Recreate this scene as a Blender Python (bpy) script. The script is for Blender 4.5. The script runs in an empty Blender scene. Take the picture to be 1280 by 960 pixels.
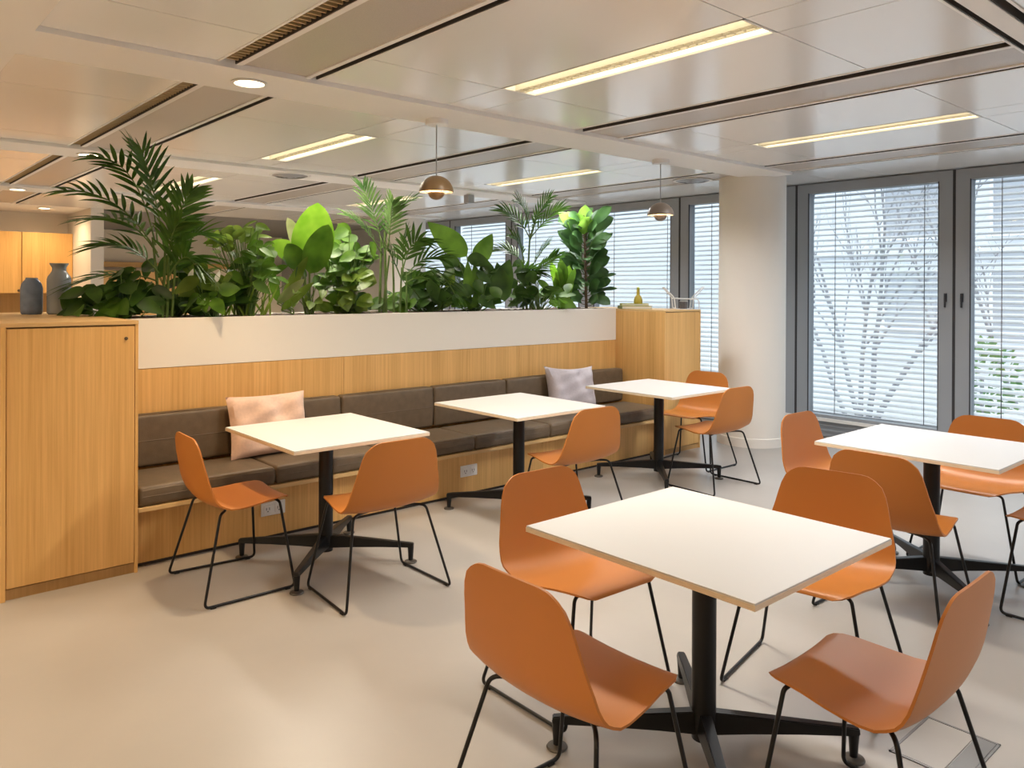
import bpy, bmesh, math, random
from mathutils import Vector, Matrix
random.seed(7)
SC = bpy.context.scene
COL = SC.collection
PI = math.pi
R_IMG = Vector((math.sin(math.radians(48.67)), -math.cos(math.radians(48.67)), 0))   # along the row of plants, seen from the room
F_IMG = Vector((math.cos(math.radians(48.67)), math.sin(math.radians(48.67)), 0))
UPV = Vector((0, 0, 1))

# ------------------------------------------------------------------ materials
def srgb(r, g, b):
    def f(c):
        c /= 255.0
        return c / 12.92 if c <= .04045 else ((c + .055) / 1.055) ** 2.4
    return (f(r), f(g), f(b), 1)

def mat(name, color, rough=.5, metal=0., spec=.5, noise=0., scale=8., bump=0., bscale=60., stretch=(1, 1, 1), emit=None, estr=1., sheen=0., coat=0.):
    m = bpy.data.materials.new(name); m.use_nodes = True
    nt = m.node_tree; b = nt.nodes['Principled BSDF']
    b.inputs['Base Color'].default_value = color
    b.inputs['Roughness'].default_value = rough
    b.inputs['Metallic'].default_value = metal
    b.inputs['Specular IOR Level'].default_value = spec
    if coat:
        b.inputs['Coat Weight'].default_value = coat; b.inputs['Coat Roughness'].default_value = .15
    if sheen: b.inputs['Sheen Weight'].default_value = sheen
    if emit:
        b.inputs['Emission Color'].default_value = emit; b.inputs['Emission Strength'].default_value = estr
    if noise or bump:
        tc = nt.nodes.new('ShaderNodeTexCoord'); mp = nt.nodes.new('ShaderNodeMapping')
        mp.inputs['Scale'].default_value = stretch
        nt.links.new(tc.outputs['Object'], mp.inputs['Vector'])
        if noise:
            n = nt.nodes.new('ShaderNodeTexNoise'); n.inputs['Scale'].default_value = scale; n.inputs['Detail'].default_value = 6
            nt.links.new(mp.outputs[0], n.inputs['Vector'])
            cr = nt.nodes.new('ShaderNodeValToRGB')
            c = color
            cr.color_ramp.elements[0].position = .3; cr.color_ramp.elements[1].position = .7
            cr.color_ramp.elements[0].color = tuple(v * (1 - noise) for v in c[:3]) + (1,)
            cr.color_ramp.elements[1].color = tuple(min(1, v * (1 + noise)) for v in c[:3]) + (1,)
            nt.links.new(n.outputs['Fac'], cr.inputs['Fac']); nt.links.new(cr.outputs[0], b.inputs['Base Color'])
        if bump:
            n2 = nt.nodes.new('ShaderNodeTexNoise'); n2.inputs['Scale'].default_value = bscale; n2.inputs['Detail'].default_value = 4
            nt.links.new(mp.outputs[0], n2.inputs['Vector'])
            bp = nt.nodes.new('ShaderNodeBump'); bp.inputs['Strength'].default_value = bump; bp.inputs['Distance'].default_value = .01
            nt.links.new(n2.outputs['Fac'], bp.inputs['Height']); nt.links.new(bp.outputs[0], b.inputs['Normal'])
    return m

def wood(name, c1, c2, rough=.45, axis='z'):
    m = bpy.data.materials.new(name); m.use_nodes = True
    nt = m.node_tree; b = nt.nodes['Principled BSDF']; L = nt.links.new
    b.inputs['Roughness'].default_value = rough; b.inputs['Specular IOR Level'].default_value = .35
    tc = nt.nodes.new('ShaderNodeTexCoord'); mp = nt.nodes.new('ShaderNodeMapping')
    mp.inputs['Scale'].default_value = (60, 60, 1.2) if axis == 'z' else (1.2, 60, 60)
    n = nt.nodes.new('ShaderNodeTexNoise'); n.inputs['Scale'].default_value = 1.; n.inputs['Detail'].default_value = 5; n.inputs['Roughness'].default_value = .65
    mp2 = nt.nodes.new('ShaderNodeMapping'); mp2.inputs['Scale'].default_value = (9, 9, .25) if axis == 'z' else (.25, 9, 9)
    n2 = nt.nodes.new('ShaderNodeTexNoise'); n2.inputs['Scale'].default_value = 1.; n2.inputs['Detail'].default_value = 2
    L(tc.outputs['Object'], mp.inputs[0]); L(mp.outputs[0], n.inputs['Vector'])
    L(tc.outputs['Object'], mp2.inputs[0]); L(mp2.outputs[0], n2.inputs['Vector'])
    mx = nt.nodes.new('ShaderNodeMath'); mx.operation = 'MULTIPLY_ADD'; mx.inputs[1].default_value = .6
    L(n.outputs['Fac'], mx.inputs[0])
    m2 = nt.nodes.new('ShaderNodeMath'); m2.operation = 'MULTIPLY'; m2.inputs[1].default_value = .4
    L(n2.outputs['Fac'], m2.inputs[0]); L(m2.outputs[0], mx.inputs[2])
    cr = nt.nodes.new('ShaderNodeValToRGB')
    cr.color_ramp.elements[0].position = .36; cr.color_ramp.elements[0].color = c2
    cr.color_ramp.elements[1].position = .64; cr.color_ramp.elements[1].color = c1
    L(mx.outputs[0], cr.inputs['Fac']); L(cr.outputs[0], b.inputs['Base Color'])
    return m

def leafmat(name, c1, c2, trans=.45, rough=.38):
    m = bpy.data.materials.new(name); m.use_nodes = True
    nt = m.node_tree; b = nt.nodes['Principled BSDF']; L = nt.links.new; out = nt.nodes['Material Output']
    b.inputs['Roughness'].default_value = rough; b.inputs['Specular IOR Level'].default_value = .4
    tc = nt.nodes.new('ShaderNodeTexCoord'); n = nt.nodes.new('ShaderNodeTexNoise'); n.inputs['Scale'].default_value = 7
    L(tc.outputs['Object'], n.inputs['Vector'])
    cr = nt.nodes.new('ShaderNodeValToRGB')
    cr.color_ramp.elements[0].position = .35; cr.color_ramp.elements[0].color = c1
    cr.color_ramp.elements[1].position = .65; cr.color_ramp.elements[1].color = c2
    L(n.outputs['Fac'], cr.inputs['Fac']); L(cr.outputs[0], b.inputs['Base Color'])
    t = nt.nodes.new('ShaderNodeBsdfTranslucent'); L(cr.outputs[0], t.inputs['Color'])
    mx = nt.nodes.new('ShaderNodeMixShader'); mx.inputs[0].default_value = trans
    L(b.outputs[0], mx.inputs[1]); L(t.outputs[0], mx.inputs[2]); L(mx.outputs[0], out.inputs['Surface'])
    return m

def glassmat(name, tint, gloss=.08, rough=.02):
    m = bpy.data.materials.new(name); m.use_nodes = True
    nt = m.node_tree; L = nt.links.new; out = nt.nodes['Material Output']
    nt.nodes.remove(nt.nodes['Principled BSDF'])
    t = nt.nodes.new('ShaderNodeBsdfTransparent'); t.inputs[0].default_value = tint
    g = nt.nodes.new('ShaderNodeBsdfGlossy'); g.inputs['Roughness'].default_value = rough
    mx = nt.nodes.new('ShaderNodeMixShader'); mx.inputs[0].default_value = gloss
    L(t.outputs[0], mx.inputs[1]); L(g.outputs[0], mx.inputs[2]); L(mx.outputs[0], out.inputs['Surface'])
    return m

def emis(name, color, s):
    m = bpy.data.materials.new(name); m.use_nodes = True
    nt = m.node_tree; nt.nodes.remove(nt.nodes['Principled BSDF'])
    e = nt.nodes.new('ShaderNodeEmission'); e.inputs[0].default_value = color; e.inputs[1].default_value = s
    nt.links.new(e.outputs[0], nt.nodes['Material Output'].inputs['Surface'])
    return m

WARM = (1.0, .73, .43, 1)
NEUT = (1.0, .91, .78, 1)
COOL = (.97, .98, 1.0, 1)
M = dict(
    floor=mat('floor_resin', (.375, .352, .328, 1), .34, noise=.08, scale=1.1, spec=.45, bump=.02, bscale=30),
    ceil=mat('ceiling_metal_white', (.90, .89, .88, 1), .18, spec=.75, noise=.012, scale=.6),
    beam=mat('ceiling_plaster', (.87, .85, .83, 1), .6),
    perf=mat('perforated_panel', (.53, .475, .43, 1), .35, spec=.5, noise=.12, scale=300),
    slot=mat('slot_dark', (.045, .035, .028, 1), .6),
    louvre=mat('slot_louvre', (.50, .37, .20, 1), .4),
    wall=mat('wall_paint', (.78, .74, .68, 1), .75),
    column=mat('column_paint', (.80, .76, .70, 1), .6),
    unlit_ceil=mat('unlit_ceiling_grey', (.20, .205, .22, 1), .7),  # dark grey stands in for the far ceiling being unlit
    frame=mat('window_frame_grey', (.31, .335, .365, 1), .4, spec=.4),
    gasket=mat('window_gasket', (.03, .03, .035, 1), .6),
    glass=glassmat('window_glass', (.93, .96, .97, 1), .06),
    slat=mat('blind_slat', (.86, .89, .92, 1), .5),
    cord=mat('blind_cord', (.07, .075, .09, 1), .7),
    oak=wood('oak_veneer', (.80, .49, .185, 1), (.60, .335, .105, 1)),
    oak_edge=wood('oak_edge', (.70, .47, .22, 1), (.60, .38, .16, 1), axis='x'),
    oak_dark=wood('oak_dark_veneer', (.50, .30, .12, 1), (.40, .23, .085, 1)),  # darker oak tone for carcasses, plinths, bench frame and splashback
    recess=mat('dark_recess', (.035, .028, .022, 1), .7),
    planter=mat('planter_white', (.83, .79, .72, 1), .55),
    soil=mat('soil', (.085, .055, .04, 1), .95, noise=.6, scale=40, bump=.9, bscale=60),
    leather=mat('brown_leather', (.135, .096, .060, 1), .48, spec=.4, noise=.12, scale=20, bump=.10, bscale=180),
    shell=mat('terracotta_shell', (.50, .178, .034, 1), .42, spec=.36, noise=.02, scale=3),
    blackm=mat('black_powder_coat', (.007, .007, .008, 1), .36, spec=.35),
    foot=mat('foot_disc', (.10, .09, .08, 1), .4, metal=.5),
    top=mat('white_laminate', (.66, .65, .64, 1), .38, spec=.4),
    edge=mat('birch_edge', (.80, .67, .50, 1), .55, noise=.12, scale=30, stretch=(1, 1, 20)),
    pink=mat('pink_linen', (.72, .50, .39, 1), .9, noise=.06, scale=60, bump=.15, bscale=300, sheen=.3),
    lilac=mat('grey_lilac_linen', (.50, .46, .50, 1), .9, noise=.06, scale=60, bump=.15, bscale=300, sheen=.3),
    brass=mat('lamp_beige', (.235, .145, .065, 1), .4, spec=.5),
    greyl=mat('lamp_taupe', (.23, .19, .16, 1), .35, spec=.5),
    plastic=mat('white_plastic', (.82, .81, .79, 1), .4),
    socket=mat('socket_grey', (.28, .28, .28, 1), .5),
    grey=mat('grey_metal', (.33, .33, .34, 1), .4, metal=.4),
    steel=mat('brushed_strip', (.22, .215, .21, 1), .4, metal=.6),
    hatch=mat('hatch_insert', (.40, .375, .345, 1), .38, noise=.05, scale=3),
    strip=emis('troffer_strip', (1.0, .86, .56, 1), 2.4),
    tube=emis('troffer_tube', (1.0, .86, .60, 1), 2.2),
    spot=emis('downlight_lens', (1.0, .80, .52, 1), 9.),
    bulb=emis('lamp_inner', (1.0, .66, .30, 1), 2.6),
    lv=leafmat('troffer_louvre', (.85, .82, .74, 1), (.86, .83, .76, 1), .6, .4),
    vaseb=mat('blue_glass', (.20, .27, .42, 1), .1, spec=.7, noise=.15, scale=20),
    vaseg=mat('grey_glass', (.33, .37, .42, 1), .1, spec=.7),
    yellow=mat('mustard', (.46, .36, .05, 1), .5),
    lime=mat('lime_cover', (.46, .46, .05, 1), .55),
    olive=mat('olive_cover', (.20, .24, .05, 1), .55),
    paper=mat('paper', (.80, .77, .70, 1), .8),
    wire=mat('white_wire', (.72, .73, .73, 1), .35),
    tumbler=mat('dark_tumbler', (.10, .095, .10, 1), .2, spec=.6),
    bark=mat('pale_bark', (.30, .31, .34, 1), .9, noise=.3, scale=14),
    ground=mat('outdoor_paving', (.42, .44, .46, 1), .9, noise=.08, scale=2),
    facade=mat('facade_render', (.74, .77, .81, 1), .9, noise=.04, scale=3),
    pane=mat('facade_pane', (.42, .45, .50, 1), .3, spec=.7),
    hedge=leafmat('hedge_leaf', (.12, .25, .09, 1), (.20, .36, .14, 1), .3, .6),
    palm=leafmat('palm_leaf', (.034, .088, .012, 1), (.085, .18, .024, 1), .4),
    palm_pale=leafmat('palm_leaf_pale', (.06, .14, .035, 1), (.16, .27, .08, 1), .45),
    deep=leafmat('deep_leaf', (.026, .070, .011, 1), (.068, .15, .020, 1), .35, .42),
    mid=leafmat('mid_leaf', (.065, .155, .014, 1), (.145, .29, .03, 1), .4, .48),
    bright=leafmat('bright_leaf', (.16, .36, .02, 1), (.27, .50, .045, 1), .5),
    olivel=leafmat('olive_leaf', (.12, .21, .022, 1), (.25, .36, .06, 1), .45),
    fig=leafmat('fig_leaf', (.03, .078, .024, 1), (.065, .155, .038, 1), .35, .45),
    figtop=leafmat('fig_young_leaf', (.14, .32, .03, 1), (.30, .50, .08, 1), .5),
    pale_stripe=leafmat('striped_leaf_pale', (.20, .27, .08, 1), (.42, .46, .22, 1), .4),
    stem=mat('green_stem', (.12, .20, .045, 1), .6, noise=.25, scale=15),
    bstem=mat('brown_stem', (.10, .065, .035, 1), .8, noise=.3, scale=20),
    spathe=leafmat('white_spathe', (.80, .80, .70, 1), (.85, .84, .76, 1), .3),
)

# ------------------------------------------------------------------ helpers
def obj(name, bm, m, parent=None, smooth=False, loc=None):
    bmesh.ops.recalc_face_normals(bm, faces=bm.faces)
    me = bpy.data.meshes.new(name); bm.to_mesh(me); bm.free()
    me.materials.append(M[m] if isinstance(m, str) else m)
    if smooth:
        for p in me.polygons: p.use_smooth = True
        try: me.set_sharp_from_angle(angle=math.radians(38))
        except Exception: pass
    o = bpy.data.objects.new(name, me); COL.objects.link(o)
    if parent: o.parent = parent
    if loc: o.location = loc
    return o

def tag(o, label=None, cat=None, group=None, kind=None):
    if label: o['label'] = label
    if cat: o['category'] = cat
    if group: o['group'] = group
    if kind: o['kind'] = kind
    return o

def thing(name, label, cat, loc=(0, 0, 0), rz=0, group=None):
    o = bpy.data.objects.new(name, None); COL.objects.link(o)
    o.location = loc; o.rotation_euler = (0, 0, rz); o.empty_display_size = .1
    return tag(o, label, cat, group)

def copy_tree(o, parent=None):
    c = o.copy(); COL.objects.link(c)
    if parent: c.parent = parent
    for ch in list(o.children): copy_tree(ch, c)
    return c

def box(bm, x0, x1, y0, y1, z0, z1, bevel=0, seg=2):
    r = bmesh.ops.create_cube(bm, size=1)
    vs = r['verts']
    for v in vs:
        v.co = Vector((x0 + (v.co.x + .5) * (x1 - x0), y0 + (v.co.y + .5) * (y1 - y0), z0 + (v.co.z + .5) * (z1 - z0)))
    if bevel:
        es = list({e for v in vs for e in v.link_edges})
        bmesh.ops.bevel(bm, geom=es, offset=bevel, segments=seg, affect='EDGES', profile=.5)
    return bm

def boxes(*bs, bevel=0):
    bm = bmesh.new()
    for b in bs: box(bm, *b, bevel=bevel)
    return bm

def lathe(bm, prof, n=32, c=(0, 0, 0), close=True):
    rings = []
    for r, z in prof:
        if r < 1e-6: rings.append([bm.verts.new((c[0], c[1], c[2] + z))])
        else: rings.append([bm.verts.new((c[0] + r * math.cos(2 * PI * i / n), c[1] + r * math.sin(2 * PI * i / n), c[2] + z)) for i in range(n)])
    for a, b in zip(rings, rings[1:]):
        for i in range(n):
            j = (i + 1) % n
            if len(a) == 1 and len(b) == 1: continue
            if len(a) == 1: bm.faces.new((a[0], b[i], b[j]))
            elif len(b) == 1: bm.faces.new((a[i], a[j], b[0]))
            else: bm.faces.new((a[i], a[j], b[j], b[i]))
    return bm

def fillet(pts, r, seg=5):
    pts = [Vector(p) for p in pts]; out = [pts[0]]
    for a, b, c in zip(pts, pts[1:], pts[2:]):
        d1 = (a - b); d2 = (c - b); k = min(r, d1.length * .45, d2.length * .45)
        p1 = b + d1.normalized() * k; p2 = b + d2.normalized() * k
        for i in range(seg + 1):
            t = i / seg; out.append(p1 * (1 - t) ** 2 + b * 2 * t * (1 - t) + p2 * t * t)
    out.append(pts[-1]); return out

def tube(bm, pts, r, n=10, r2=None, cap=True):
    pts = [Vector(p) for p in pts]; rings = []; prev = None
    for i, p in enumerate(pts):
        t = (pts[min(i + 1, len(pts) - 1)] - pts[max(i - 1, 0)]).normalized()
        if prev is None:
            a = Vector((0, 0, 1)) if abs(t.z) < .9 else Vector((1, 0, 0))
            u = t.cross(a).normalized()
        else:
            u = (prev - t * prev.dot(t)).normalized()
        prev = u; w = t.cross(u)
        rr = r if r2 is None else r + (r2 - r) * i / (len(pts) - 1)
        rings.append([bm.verts.new(p + (u * math.cos(2 * PI * k / n) + w * math.sin(2 * PI * k / n)) * rr) for k in range(n)])
    for a, b in zip(rings, rings[1:]):
        for k in range(n):
            j = (k + 1) % n; bm.faces.new((a[k], a[j], b[j], b[k]))
    if cap:
        bm.faces.new(rings[0][::-1]); bm.faces.new(rings[-1])
    return bm

def structure(name, bm, m, parent=None, smooth=False, label=None):
    o = obj(name, bm, m, parent, smooth)
    if not parent: tag(o, label, None, None, 'structure')
    return o

# ------------------------------------------------------------------ room shell
XW = 7.90          # window wall plane
ZC = 2.66          # ceiling tiles
structure('floor', boxes((-4.2, 8.2, -5.2, 17.2, -.2, 0)), 'floor', label='pale beige seamless resin floor')

# ceiling: slab, tiles, slots
slab = structure('ceiling', boxes((-4.2, 8.2, -5.2, 12.5, 2.80, 2.95)), 'beam', label='white metal panel ceiling with slots and light strips')
YB = [(-2.42, -1.96), (1.0, 1.185), (3.86, 4.30), (6.98, 7.43), (10.12, 10.58)]      # cross beams running along the bench
bays = [(-5.2, -2.42), (-1.96, 1.0), (1.185, 3.86), (4.30, 6.98), (7.43, 10.12), (10.58, 12.5)]
SX = [-1.04, 1.47, 3.98, 6.40]
tiles = bmesh.new(); perf = bmesh.new(); lips = bmesh.new(); slotb = bmesh.new(); fins = bmesh.new()
LIGHTX = {1: (2.85, 3.11), 2: (5.38, 5.62)}
g = .003
def tile(x0, x1, y0, y1, z=ZC):
    if x1 - x0 < .02 or y1 - y0 < .02: return
    box(tiles, x0 + g, x1 - g, y0 + g, y1 - g, z, z + .03)
for bi, (y0, y1) in enumerate(bays):
    if bi == 2: y0 += .0
    ly0, ly1 = (y0 + y1) / 2 - .775, (y0 + y1) / 2 + .775
    if bi == 2: ly0, ly1 = 1.80, 3.34
    if bi == 3: ly0, ly1 = 5.05, 6.58
    if bi == 4: ly0, ly1 = 8.05, 9.60
    yy = [y0, ly0, ly1, y1] if y1 - y0 > 2 else [y0, y1]
    # left of the lengthwise strip
    for a, b in zip(yy, yy[1:]):
        tile(-4.2, -1.04, a, b)
    for si, s in enumerate(SX):
        e = SX[si + 1] if si + 1 < len(SX) else 7.42
        if si == 0:
            for a, b in zip(yy, yy[1:]): tile(-.53, .22, a, b); tile(.68, e, a, b)
        elif si in LIGHTX:
            l0, l1 = LIGHTX[si]
            for k, (a, b) in enumerate(zip(yy, yy[1:])):
                tile(s + .53, l0, a, b); tile(l1, e, a, b)
                lit = (k == 1 and len(yy) == 4 and bi in (2, 3, 4) and not (bi == 4 and si == 2 and False))
                if not lit: tile(l0, l1, a, b)
        else:
            for a, b in zip(yy, yy[1:]): tile(s + .53, XW + .05, a, b)
            tile(6.96 if bi == 2 else 7.41, XW + .05, y1, bays[bi + 1][0] if bi + 1 < len(bays) else 12.5)
        # slot, lip, perforated panel, lip, thin slot
        sw = .085 if si < 3 else .06
        box(slotb, s, s + .53, y0, y1, ZC + .06, ZC + .08)
        box(lips, s - .012, s, y0, y1, ZC - .004, ZC + .05)
        box(lips, s + sw, s + sw + .03, y0, y1, ZC - .004, ZC + .02)
        box(slotb, s + sw - .006, s + sw - .0005, y0, y1, ZC - .002, ZC + .06); box(slotb, s + .520, s + .5275, y0, y1, ZC + .0, ZC + .06)
        box(perf, s + sw + .03, s + .458, y0 + .002, y1 - .002, ZC + .004, ZC + .02)
        box(lips, s + .458, s + .484, y0, y1, ZC - .004, ZC + .02)
        box(lips, s + .528, s + .532, y0, y1, ZC - .002, ZC + .05)
        if si == 1:
            y = y0 + .02
            while y < y1 - .02:
                box(fins, s + .004, s + sw - .004, y, y + .012, ZC + .008, ZC + .05); y += .045
structure('ceiling_tile', tiles, 'ceil', slab)
structure('perforated_panel', perf, 'perf', slab)
structure('panel_lip', lips, 'beam', slab)
structure('air_slot', slotb, 'slot', slab)
structure('slot_louvre', fins, 'louvre', slab)
beams = bmesh.new()
for i, (a, b) in enumerate(YB):
    if i == 1:
        box(beams, -4.2, XW + .05, a + .055, b - .045, 2.652, 2.80); box(beams, -4.2, XW + .05, b - .012, b, 2.655, 2.80); box(beams, -4.2, XW + .05, a, a + .012, 2.655, 2.80); box(slotb2 := bmesh.new(), -4.2, XW + .05, a, b, ZC + .06, ZC + .08); box(slotb2, -4.2, XW + .05, b - .018, b - .0125, 2.657, ZC + .06); box(slotb2, -4.2, XW + .05, a + .0495, a + .0545, 2.657, ZC + .06)
    else: box(beams, -4.2, 6.95 if i == 2 else 7.40, a, b, 2.635, 2.80)
structure('slot_backing', slotb2, 'slot', slab)
box(beams, .22, .68, -5.2, 12.5, 2.634, 2.80)
t1 = structure('trim_1', beams, 'beam', label='flush white ceiling bands crossing the ceiling')

# walls
structure('wall_back', boxes((-4.2, 8.2, 17.0, 17.2, 0, 2.9)), 'wall', label='beige wall far behind the plants')
structure('wall_left', boxes((-4.3, -4.2, -5.2, 17.2, 0, 2.9)), 'wall', label='wall on the left side of the room')
structure('wall_front', boxes((-4.3, 8.2, -5.3, -5.2, 0, 2.9)), 'wall', label='wall behind the viewpoint')
structure('wall_kitchen', boxes((-4.2, 2.90, 13.85, 14.0, 0, 2.9)), 'wall', label='cream wall above the kitchen cabinets')
structure('wall_partition', boxes((2.90, 3.07, 12.45, 17.0, 0, 2.9)), 'wall', label='white wall end beside the kitchen cabinets')
structure('ceiling_far', boxes((3.07, 8.2, 12.5, 17.0, 2.66, 2.95)), 'unlit_ceil', label='unlit ceiling at the far end, its shade painted dark grey')
structure('ceiling_kitchen', boxes((-4.2, 2.9, 12.5, 13.85, 2.66, 2.95)), 'beam', label='white ceiling above the kitchen cabinets')
structure('trim_2', boxes((3.07, 8.2, 16.9, 17.0, 1.92, 2.02), (3.07, 5.9, 16.75, 17.0, .0, 1.85)), 'oak_edge', label='oak panelling low on the far wall')

# window wall
structure('wall_right', boxes((XW + .02, XW + .30, -5.2, 17.0, -.2, .16), (XW + .02, XW + .3, -5.2, 17.0, 2.655, 2.9), (XW + .02, XW + .3, 12.05, 17.0, .16, 2.655)), 'frame', label='grey window wall below and above the glazing')
sill = boxes((XW - .10, XW + .1, -5.2, 12.0, .175, .205)); 
structure('trim_3', sill, 'plastic', label='white window sill along the glazing')
structure('baseboard_right', boxes((XW - .06, XW + .02, -5.2, 12.0, .015, .175), (XW - .075, XW - .06, -5.2, 12.0, .07, .085), (XW - .075, XW - .06, -5.2, 12.0, .12, .135)), 'frame', label='grey convector panel under the windows')
MUL = [-3.47, -1.92, -.36, 1.09, 2.745, 4.305, 5.83, 7.38, 8.93, 10.48, 12.0]
MUL[3] = 1.19
wn = 0
for i, (a, b) in enumerate(zip(MUL, MUL[1:])):
    wn += 1
    x0, x1 = XW - .06, XW + .06
    m_ = .012
    fr = boxes((x0, x1, a + m_, a + .135, .20, 2.65), (x0, x1, b - .135, b - m_, .20, 2.65), (x0, x1, a + .135, b - .135, 2.55, 2.65), (x0, x1, a + .135, b - .135, .20, .235))
    w = structure('window_%d' % wn, fr, 'frame', label='tall grey framed window %s' % ('behind the round column' if i == 5 else 'in the window wall'))
    structure('glass_pane', boxes((XW - .004, XW + .004, a + .13, b - .13, .23, 2.56)), 'glass', w)
    structure('gasket', boxes((x0 - .003, x0 + .01, a + .132, a + .14, .23, 2.555), (x0 - .003, x0 + .01, b - .14, b - .132, .23, 2.555), (x0 - .003, x0 + .01, a - m_, a + m_, .2, 2.65)), 'gasket', w)
    if i in (3, 4): 
        yh = b - .07 if i == 3 else a + .07
        hb = bmesh.new(); box(hb, x0 - .02, x0, yh - .012, yh + .012, 1.43, 1.51, bevel=.004); box(hb, x0 - .03, x0 - .015, yh - .008, yh + .008, 1.38, 1.49, bevel=.004)
        structure('window_handle', hb, 'gasket', w)
# outside blinds: one behind each window that shows
BL = {3: 'outside venetian blind behind the window at the right edge of the picture', 4: 'outside venetian blind of the window just right of the round column, tree behind it',
      5: 'outside venetian blind mostly hidden behind the round column', 6: 'outside venetian blind behind the fiddle leaf fig and far pendant lamp',
      7: 'outside venetian blind behind the slender palm near the fiddle leaf fig', 8: 'outside venetian blind behind the large paddle leaves in the planter', 9: 'farthest outside venetian blind, beside the second column'}
for i, lab in BL.items():
    a, b = MUL[i] + .06, MUL[i + 1] - .06
    t = thing('venetian_blind', lab, 'blind', (XW + .17, (a + b) / 2, .2), 0, None)
    h = (b - a) / 2
    bm = bmesh.new(); z = .07
    while z < 2.42:
        # gently cupped slat, tilted a little
        vs = []
        for k in range(4):
            u = -0.03 + .02 * k; zz = z + u * .5 + .003 * (1 - (u / .03) ** 2)
            vs.append((bm.verts.new((u, -h, zz)), bm.verts.new((u, h, zz)), bm.verts.new((u, -h, zz - .0016)), bm.verts.new((u, h, zz - .0016))))
        for p, q in zip(vs, vs[1:]):
            bm.faces.new((p[0], p[1], q[1], q[0])); bm.faces.new((p[2], q[2], q[3], p[3]))
        for p in (vs[0], vs[-1]): bm.faces.new((p[0], p[2], p[3], p[1]))
        z += .058
    obj('slats', bm, 'slat', t, True)
    for f in (-.62, .62):
        obj('ladder_cord', tube(bmesh.new(), [(-.036, f * h, .03), (-.036, f * h, 2.45)], .004, 6), 'cord', t)
    obj('bottom_rail', boxes((-.03, .03, -h, h, .005, .03)), 'grey', t)
    obj('head_rail', boxes((-.04, .04, -h, h, 2.42, 2.47)), 'grey', t)

# columns
def column(x, y, label):
    bm = bmesh.new(); lathe(bm, [(0, 0), (.325, 0), (.325, 2.66), (0, 2.66)], 64)
    o = obj('column', bm, 'column', None, True, (x, y, 0)); tag(o, label, None, None, 'structure')
    bm = bmesh.new(); lathe(bm, [(.325, .0), (.338, .0), (.338, .085), (.333, .09), (.325, .09)], 64)
    obj('skirting_ring', bm, 'column', o, True)
column(7.05, 4.35, 'round cream column standing in front of the windows')
column(7.05, 10.62, 'second round column far off behind the planting')

# ------------------------------------------------------------------ outside
gnd = obj('ground', boxes((8.25, 60, -40, 60, -.9, -.5)), 'ground'); tag(gnd, 'pale paving outside the windows', None, None, 'structure')
def building():
    t = thing('office_building', 'pale grey blue building across the street, outside the windows on the right', 'building', (24, 3, -.5))
    obj('wall', boxes((0, 8, -16, 9.6, 0, 9)), 'facade', t)
    for j in range(8):
        for k in range(3):
            y = -14.5 + j * 2.9; z = .9 + k * 2.7
            bm = boxes((-.06, .04, y, y + 1.5, z, z + 1.6)); w = obj('window', bm, 'pane', t)
            obj('window_surround', boxes((-.1, .05, y - .08, y, z - .05, z + 1.65), (-.1, .05, y + 1.5, y + 1.58, z - .05, z + 1.65), (-.16, .05, y - .1, y + 1.6, z - .12, z)), 'slat', w)
    obj('ledge', boxes((-.2, .1, -16, 9.6, 3.05, 3.2), (-.2, .1, -16, 9.6, 5.75, 5.9)), 'facade', t)
building()
def bare_tree(name, label, loc, seed, n, hgt):
    rnd = random.Random(seed)
    t = thing(name, label, 'tree', loc, 0, None)
    tr = bmesh.new(); br = bmesh.new()
    def grow(p, d, L, r, lev, bm):
        pts = [p]; q = p.copy(); dd = d.copy()
        for i in range(5):
            dd = (dd + Vector((rnd.uniform(-.12, .12), rnd.uniform(-.12, .12), rnd.uniform(-.02, .10)))).normalized()
            q = q + dd * L / 5; pts.append(q.copy())
        tube(bm, pts, r, 6, r * .45)
        if lev < 3:
            for i in range(4 if lev < 2 else 3):
                k = rnd.randint(2, 5); e = pts[k]
                nd = (dd + Vector((rnd.uniform(-.5, .5), rnd.uniform(-.8, .8), rnd.uniform(-.1, .6)))).normalized()
                grow(e, nd, L * rnd.uniform(.4, .62), r * .45, lev + 1, br)
    for i in range(n):
        a = -0.5 + i / max(1, n - 1)
        grow(Vector((rnd.uniform(-.15, .15), a * .5, 0)), Vector((rnd.uniform(-.1, .1), a * .75, 1)).normalized(), hgt * rnd.uniform(.8, 1), .055 * rnd.uniform(.7, 1.1), 0, tr)
    obj('trunk', tr, 'bark', t, True); obj('branches', br, 'bark', t, True)
bare_tree('bare_tree', 'bare multi stemmed tree outside, behind the blind right of the round column', (12.6, 5.75, -.5), 3, 5, 3.1)
bare_tree('bare_tree', 'slim bare tree outside the window at the right edge of the picture', (15.2, 4.1, -.5), 11, 3, 3.2)
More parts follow.
